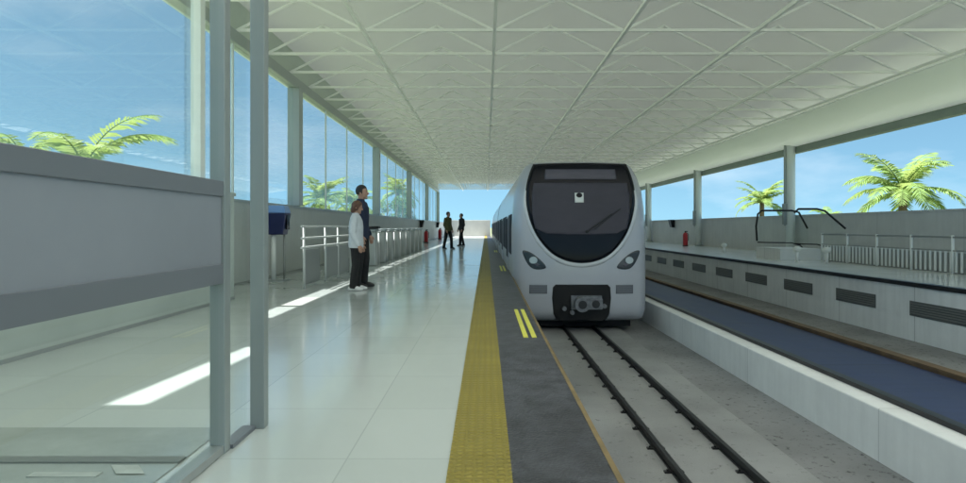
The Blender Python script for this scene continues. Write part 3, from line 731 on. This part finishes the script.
# side windows, doors, panel joints on both sides
for s in (-1, 1):
    xo = TX + s * 1.392
    y = TF + 1.0; i = 0
    while y < TB - 2.4:
        x0, x1 = sorted((xo - s * .02, xo + s * .008))
        if i % 3 == 1:
            dn = MB().box(min(xo - s * .02, xo + s * .012), max(xo - s * .02, xo + s * .012), y - .05, y + 1.35, -.75, 1.30).build('door', M['train_side'], tr)
            for a_ in (0.05, .7):
                MB().box(min(xo, xo + s * .016), max(xo, xo + s * .016), y + a_, y + a_ + .55, .3, 1.27).build('door_window', M['sidewin'], dn)
            MB().box(min(xo, xo + s * .015), max(xo, xo + s * .015), y + .64, y + .66, -.75, 1.3).build('door_seam', M['black'], dn)
            y += 1.6
        else:
            MB().box(x0, x1, y, y + 1.5, .45, 1.33).build('side_window', M['sidewin'], tr); y += 1.72
        i += 1
for yy in (TF + 17.5, TF + 35):
    bq = MB(); pr = [(TX + x * 1.004, yy, ZMID + (z - ZMID) * 1.004) for x, z in prof]
    bq.prism(pr, (0, .35, 0)).build('gangway_bellows', M['black'], tr)

# ------------------------------------------------------------------ palms and shrubs outside
def palm(loc, zc, L, nf, label, seed, wide=1.0, arch=1.0):
    rnd = random.Random(seed); x, y, z0 = loc
    t = empty('palm_tree', loc, label, 'palm tree', 'palms outside the station')
    pts = [(x + .25 * math.sin(k / 8 * 1.4) * .8 - .2, y, z0 + (zc - z0) * k / 8) for k in range(9)]
    tx = pts[-1][0]; sh = x - tx
    pts = [(p[0] + sh, p[1], p[2]) for p in pts]
    MB().tube(pts, [.24 - .012 * k for k in range(9)], 12).build('trunk', M['trunk'], t)
    c = MB()
    for i in range(nf):
        az = i * 2.39996 + rnd.uniform(-.2, .2)
        el = R(rnd.uniform(-8, 78)) if i > 2 else R(rnd.uniform(55, 80))
        ln = L * rnd.uniform(.8, 1.1); drop = rnd.uniform(1.0, 1.6) * arch
        d = Vector((math.cos(az) * wide, math.sin(az), 0)); p = Vector((x, y, zc)); stem = []
        N = 16
        for k in range(N + 1):
            a = el - drop * (k / N) ** 1.2 * 1.35
            stem.append(p.copy()); p = p + (d * math.cos(a) + Vector((0, 0, math.sin(a)))) * (ln / N)
        side = d.cross(Vector((0, 0, 1))).normalized()
        c.tube(stem, [max(.008, .028 - .0013 * k) for k in range(N + 1)], 5)
        for k in range(2, N + 1):
            for h in (0, .5):
                j = min(k + h, N); i0 = int(j); q = stem[i0].lerp(stem[min(i0 + 1, N)], j - i0)
                tg = (stem[min(i0 + 1, N)] - stem[max(i0 - 1, 0)]).normalized()
                nrm = side.cross(tg).normalized()
                f = math.sin(math.pi * min(1, (j / N) * .86 + .12)) ** .6
                for s in (-1, 1):
                    ll = ln * .23 * f * rnd.uniform(.85, 1.1); w = ll * .07 + .006
                    dr = (side * s * .78 + tg * .6 + nrm * .22 - Vector((0, 0, rnd.uniform(.25, .6)))).normalized()
                    e = q + dr * ll - Vector((0, 0, ll * .12)); m_ = q + dr * ll * .5
                    wv = tg * w
                    c.add([q - wv * .5, q + wv * .5, m_ + wv, e, m_ - wv], [(0, 1, 2, 3, 4)])
    c.build('crown', M['leaf'], t, fix=False)
    return t
def at(px, py, y): return (px - 486) * y / FPX, y, EYE + (227 - py) * y / FPX
x, y, z = at(903, 193, 27); palm((x, y, -2.2), z, 2.75, 26, 'large palm tree beyond the right parapet at the photo edge', 3, arch=.85)
x, y, z = at(762, 203, 44); palm((x, y, -2.2), z, 2.3, 22, 'smaller palm tree beyond the right parapet, left of the near column', 5, arch=.8)
x, y, z = at(828, 221, 46); palm((x, y, -2.2), z, 1.6, 16, 'lowest palm just topping the right parapet above the escalator handrail', 8)
x, y, z = at(322, 200, 34); palm((x, y, -2.2), z, 2.0, 24, 'palm tree outside the left windows behind the tube barrier', 12, arch=.85)
x, y, z = at(352, 205, 44); palm((x, y, -2.2), z, 2.3, 22, 'palm tree outside the left windows, hidden partly by the navy jacketed man', 14)
x, y, z = at(398, 193, 56); palm((x, y, -2.2), z, 2.4, 26, 'palm tree outside the left windows between the second and third columns', 17, arch=.8)
x, y, z = at(84, 170, 18); palm((x, y, -2.2), z, 2.7, 11, 'palm tree rising behind the solid panel of the glass partition', 33, arch=.9)
x, y, z = at(22, 166, 21); palm((x, y, -2.2), z, 2.2, 9, 'palm tree at the far left edge behind the solid panel', 24, arch=1.2)
def shrub(x, y, z0, r, h, label, seed):
    rnd = random.Random(seed); t = empty('shrub', (x, y, z0), label, 'shrub', 'shrubs outside the left windows')
    s_ = MB()
    for k in range(7):
        a = k * .9; s_.tube([(x, y, z0), (x + math.cos(a) * r * .3, y + math.sin(a) * r * .3, z0 + h * .5), (x + math.cos(a) * r * .6, y + math.sin(a) * r * .6, z0 + h * .85)], [.06, .04, .015], 6)
    s_.build('stems', M['trunk'], t)
    f = MB()
    blobs = [(rnd.uniform(-.6, .6) * r, rnd.uniform(-.6, .6) * r, rnd.uniform(.45, .9) * h, rnd.uniform(.3, .5) * r) for _ in range(12)]
    for i in range(1500):
        bx_, by_, bz_, brr = rnd.choice(blobs)
        u = Vector((rnd.gauss(0, 1), rnd.gauss(0, 1), rnd.gauss(0, 1))).normalized() * brr * rnd.uniform(.6, 1.1)
        p = Vector((x + bx_, y + by_, z0 + bz_)) + u
        a = Vector((rnd.gauss(0, 1), rnd.gauss(0, 1), rnd.gauss(0, .6))).normalized() * rnd.uniform(.12, .22); b = a.cross(Vector((rnd.gauss(0, 1), rnd.gauss(0, 1), 1))).normalized() * .05
        f.add([p - a, p + b, p + a, p - b], [(0, 1, 2, 3)])
    f.build('foliage', M['leaf2'], t, fix=False)
for i, (px, y, top, r, L) in enumerate(((310, 30, 200, 1.3, 'leafy shrub outside the left window right of the kiosk'), (345, 38, 196, 1.5, 'leafy shrub outside the left window behind the navy jacketed man'), (392, 52, 192, 1.6, 'leafy shrub outside the left window beyond its second column'),
                               (405, 60, 195, 1.5, 'leafy shrub outside the left window before its third column'))):
    x, y, z = at(px, top, y); shrub(x, y, -2.2, r, z + 2.2, L, 40 + i)

# ------------------------------------------------------------------ people
def voxel(mb, name, m, parent, size=.012, it=4):
    me = mb.mesh('tmp'); ob = bpy.data.objects.new('tmp', me); COL.objects.link(ob)
    r = ob.modifiers.new('r', 'REMESH'); r.mode = 'VOXEL'; r.voxel_size = size; r.use_smooth_shade = True
    s_ = ob.modifiers.new('s', 'SMOOTH'); s_.factor = .5; s_.iterations = it
    dg = bpy.context.evaluated_depsgraph_get(); dg.update()
    new = bpy.data.meshes.new_from_object(ob.evaluated_get(dg)); bpy.data.objects.remove(ob); bpy.data.meshes.remove(me)
    new.name = name; new.materials.clear(); new.materials.append(m)
    new.transform(Matrix.Translation(-wloc(parent)))
    for p in new.polygons: p.use_smooth = True
    o = bpy.data.objects.new(name, new); COL.objects.link(o); o.parent = parent; WL[o.name] = wloc(parent)
    return o

def person(loc, H, rot, label, top, legs, shoe, hair, hairlen=0.0, pose='stand', puff=1.0, group=None, fine=True, head_pitch=0.0):
    root = empty('person', loc, label, 'person', group)
    k = H / 1.75
    T = Matrix.Translation(Vector(loc)) @ Matrix.Rotation(rot, 4, 'Z') @ Matrix.Scale(k, 4)
    # joints, facing +x, left side +y
    st = {'stand': 0.03, 'stride': .16}[pose]
    J = {}
    for s, nm in ((1, 'L'), (-1, 'R')):
        J['hip' + nm] = Vector((0, .09 * s, .92)); J['knee' + nm] = Vector((.025 + s * st * .6, .10 * s, .50)); J['ank' + nm] = Vector((-.02 + s * st, .10 * s, .085))
        J['sh' + nm] = Vector((-.01, .185 * s, 1.425)); J['el' + nm] = Vector((-.035, .235 * s, 1.13)); J['wr' + nm] = Vector((.085, .225 * s, .90))
    b = MB()
    b.loft([(0, 0, .86, .10, .15), (0, 0, .95, .115, .165), (0, 0, 1.08, .10, .145), (.0, 0, 1.22, .11, .155), (0, 0, 1.36, .11, .17), (-.005, 0, 1.44, .085, .14), (-.005, 0, 1.49, .06, .07)])
    b.tube([(-.01, 0, 1.44), (.005, 0, 1.57)], [.058, .055], 12)
    hc = Vector((.02, 0, 1.635)); hm = Matrix.Translation(hc) @ Matrix.Rotation(head_pitch, 4, 'Y')
    h = MB()
    h.ellipsoid((0, 0, .015), (.098, .077, .105), 18, 12); h.ellipsoid((.03, 0, -.045), (.065, .06, .07), 14, 10)
    h.tube([(.088, 0, .02), (.108, 0, -.012), (.112, 0, -.022)], [.009, .014, .016], 8, True)
    h.ellipsoid((.086, 0, -.058), (.013, .024, .009), 10, 6); h.ellipsoid((.078, 0, -.095), (.022, .028, .02), 10, 6)
    for s in (1, -1): h.ellipsoid((-.008, .078 * s, -.005), (.019, .009, .031), 10, 8)
    h.xform(hm); b.add(h.v, h.f, True)
    for nm, s in (('L', 1), ('R', -1)):
        b.tube([J['hip' + nm], J['knee' + nm], J['ank' + nm]], [.085, .055, .04], 12, True)
        b.tube([J['ank' + nm] - Vector((0.02, 0, .03)), J['ank' + nm] + Vector((.15, .012 * s, -.05))], [.04, .03], 10, True)
        b.tube([J['sh' + nm], J['el' + nm], J['wr' + nm]], [.052, .042, .027], 10, True)
        w0 = J['wr' + nm]; d = (J['wr' + nm] - J['el' + nm]).normalized(); d = (d + Vector((0, 0, -.8))).normalized()
        b.tube([w0, w0 + d * .05, w0 + d * .09], [.026, .036, .032], 10, True)
        fw = Vector((0, 1, 0)).cross(d).normalized()
        for q, (off, ln) in enumerate(((-.027, .062), (-.009, .074), (.009, .07), (.027, .054))):
            p0 = w0 + d * .085 + fw * off; p1 = p0 + d * ln * .55 + Vector((0, -.006 * s, 0)); p2 = p1 + d * ln * .45 + Vector((0, -.02 * s, 0))
            b.tube([p0, p1, p2], [.0095, .009, .0075], 7, True)
        tb = w0 + d * .03 + fw * -.028 if fw.x < 0 else w0 + d * .03 + fw * .028
        fwd = Vector((1, 0, 0)); b.tube([tb, tb + d * .03 + fwd * .026, tb + d * .065 + fwd * .03 + Vector((0, -.01 * s, 0))], [.012, .0105, .008], 7, True)
    b.xform(T); body = voxel(b, 'body', M['skin'], root, .0085 * k if fine else .011 * k, 2)
    # clothing
    j = MB(); P_ = puff
    j.loft([(0, 0, .84, .135 * P_, .185 * P_), (0, 0, .93, .14 * P_, .19 * P_), (0, 0, 1.08, .13 * P_, .175 * P_), (0, 0, 1.24, .135 * P_, .18 * P_), (0, 0, 1.37, .13, .19), (-.005, 0, 1.45, .10, .155), (-.008, 0, 1.50, .07, .085), (-.008, 0, 1.53, .068, .072)])
    for nm in 'LR':
        e = J['wr' + nm].lerp(J['el' + nm], .06)
        j.tube([J['sh' + nm], J['sh' + nm].lerp(J['el' + nm], .5), J['el' + nm], J['el' + nm].lerp(e, .6), e], [.072 * P_, .066 * P_, .06 * P_, .052 * P_, .042 * P_], 12, True)
    j.xform(T); voxel(j, 'jacket', M[top], root, .012 * k, 4)
    tr_ = MB()
    tr_.loft([(0, 0, .82, .12, .165), (0, 0, .93, .125, .175), (0, 0, 1.0, .115, .16)])
    for nm in 'LR':
        tr_.tube([J['hip' + nm], J['hip' + nm].lerp(J['knee' + nm], .5), J['knee' + nm], J['knee' + nm].lerp(J['ank' + nm], .6), J['ank' + nm] + Vector((0, 0, -.035))], [.105, .092, .078, .074, .072], 12)
    tr_.xform(T); voxel(tr_, 'trousers', M[legs], root, .012 * k, 4)
    for nm, s in (('L', 1), ('R', -1)):
        a = J['ank' + nm]; sh = MB()
        sh.tube([(a.x - .055, a.y, .048), (a.x + .02, a.y, .055), (a.x + .10, a.y + .008 * s, .045), (a.x + .17, a.y + .012 * s, .034)], [.042, .05, .046, .03], 12, True)
        sh.xform(T); zf = loc[2]
        for v in sh.v: v.z = max(v.z, zf + .001)
        sh.build('shoe', M[shoe], root)
    hr = MB(); hr.ellipsoid((-.012, 0, .033), (.106, .09, .108), 22, 16)
    if hairlen:
        hr.loft([(-.05, 0, -hairlen, .05, .075), (-.05, 0, -.06, .066, .09), (-.04, 0, .03, .07, .093), (-.03, 0, .1, .05, .06)])
        hr.tube([(.055, 0.05, .085), (.045, .078, .03), (.02, .082, -.05)], [.03, .024, .02], 8, True); hr.tube([(.055, -.05, .085), (.045, -.078, .03), (.02, -.082, -.05)], [.03, .024, .02], 8, True)
    # clear the face: push hair that lies over the face back behind the hairline
    for v in hr.v:
        lim = .05 if v.z < .055 else .2
        if v.x > .045 and v.z < .06 and abs(v.y) < .07: v.x = .03
        if not hairlen and v.z < -.035: v.z = -.035 + (v.z + .035) * .3; v.x = min(v.x, 0)
    hr.xform(T @ hm); voxel(hr, 'hair', M[hair], root, .011 * k, 2)
    if fine:
        for s in (1, -1):
            e = MB(); e.ellipsoid((.086, .03 * s, .012), (.009, .012, .007), 10, 6); e.xform(T @ hm); e.build('eye', M['black'], root)
    return root
person(at(361, 289, 672 / 60.5)[:2] + (0,), 1.76, R(-8), 'tall man in navy jacket with short black hair, standing behind the white jacketed person', 'navy', 'blackcloth', 'shoe_b', 'hair_black')
person(at(356, 290.5, 672 / 63.5)[:2] + (0,), 1.47, R(4), 'shorter person with brown hair, white jacket, black trousers and white shoes', 'whitecloth', 'blackcloth', 'shoe_w', 'hair_brown', hairlen=.12, puff=1.08, head_pitch=R(12))
person(at(448, 249, 30.5)[:2] + (0,), 1.76, R(-35), 'far person in olive top and black trousers on the left platform', 'olive', 'blackcloth', 'shoe_b', 'hair_black', pose='stride', fine=False)
person(at(461.5, 246, 35.4)[:2] + (0,), 1.78, R(-150), 'far person dressed all in black, nearest the train', 'blackcloth', 'blackcloth', 'shoe_b', 'hair_black', pose='stride', fine=False)

# ------------------------------------------------------------------ light, sky, camera
EL = math.atan(TS)
sun = bpy.data.lights.new('sun', 'SUN'); sun.energy = 5.0; sun.angle = R(.53); sun.color = (1, .96, .9)
so = bpy.data.objects.new('sun', sun); COL.objects.link(so); so.rotation_euler = (0, -(math.pi / 2 - EL), 0); so.location = (-20, 0, 40)
W = bpy.data.worlds.new('World'); S.world = W; W.use_nodes = True
nt = W.node_tree; bg = nt.nodes['Background']
sky = nt.nodes.new('ShaderNodeTexSky'); sky.sky_type = 'NISHITA'; sky.sun_disc = False
sky.sun_elevation = EL; sky.sun_rotation = R(-90); sky.air_density = 1.0; sky.dust_density = 0.6; sky.ozone_density = 1.6; sky.altitude = 10
tv = nt.nodes.new('ShaderNodeTexCoord'); up = nt.nodes.new('ShaderNodeVectorMath'); up.operation = 'ADD'; up.inputs[1].default_value = (0, 0, .2)
nt.links.new(tv.outputs['Generated'], up.inputs[0]); nt.links.new(up.outputs['Vector'], sky.inputs['Vector'])
tc = nt.nodes.new('ShaderNodeTexCoord'); mp = nt.nodes.new('ShaderNodeMapping'); mp.inputs['Scale'].default_value = (1, 1, 3.2)
nz = nt.nodes.new('ShaderNodeTexNoise'); nz.inputs['Scale'].default_value = 2.3; nz.inputs['Detail'].default_value = 7; nz.inputs['Roughness'].default_value = .55
nt.links.new(tc.outputs['Generated'], mp.inputs['Vector']); nt.links.new(mp.outputs['Vector'], nz.inputs['Vector'])
cr_ = nt.nodes.new('ShaderNodeValToRGB'); cr_.color_ramp.elements[0].position = .5; cr_.color_ramp.elements[1].position = .85
cr_.color_ramp.elements[0].color = (0, 0, 0, 1); cr_.color_ramp.elements[1].color = (.55, .55, .55, 1)
nt.links.new(nz.outputs['Fac'], cr_.inputs['Fac'])
mx = nt.nodes.new('ShaderNodeMix'); mx.data_type = 'RGBA'; mx.inputs['B'].default_value = (6.5, 6.8, 7.0, 1)
nt.links.new(cr_.outputs['Color'], mx.inputs['Factor']); tn = nt.nodes.new('ShaderNodeMix'); tn.data_type = 'RGBA'; tn.blend_type = 'MULTIPLY'; tn.inputs['Factor'].default_value = 1; tn.inputs['B'].default_value = (.78, 1.0, .88, 1)
nt.links.new(sky.outputs['Color'], tn.inputs['A']); nt.links.new(tn.outputs['Result'], mx.inputs['A']); nt.links.new(mx.outputs['Result'], bg.inputs['Color'])
bg.inputs['Strength'].default_value = .066

cam = bpy.data.cameras.new('camera'); co = bpy.data.objects.new('camera', cam); COL.objects.link(co)
co.location = (0, 0, EYE); co.rotation_euler = (R(90), 0, 0)
cam.sensor_width = 36; cam.lens = 36 * FPX / 966; cam.shift_x = -(486 - 483) / 966; cam.shift_y = -(241.5 - 227) / 966
cam.clip_start = .05; cam.clip_end = 5000
S.camera = co
S.view_settings.view_transform = 'Standard'; S.view_settings.look = 'None'; S.view_settings.gamma = 1; S.view_settings.use_curve_mapping = False
S.view_settings.exposure = 1.75
S.cycles.max_bounces = 10; S.cycles.diffuse_bounces = 6; S.cycles.transparent_max_bounces = 16
S.cycles.use_denoising = True
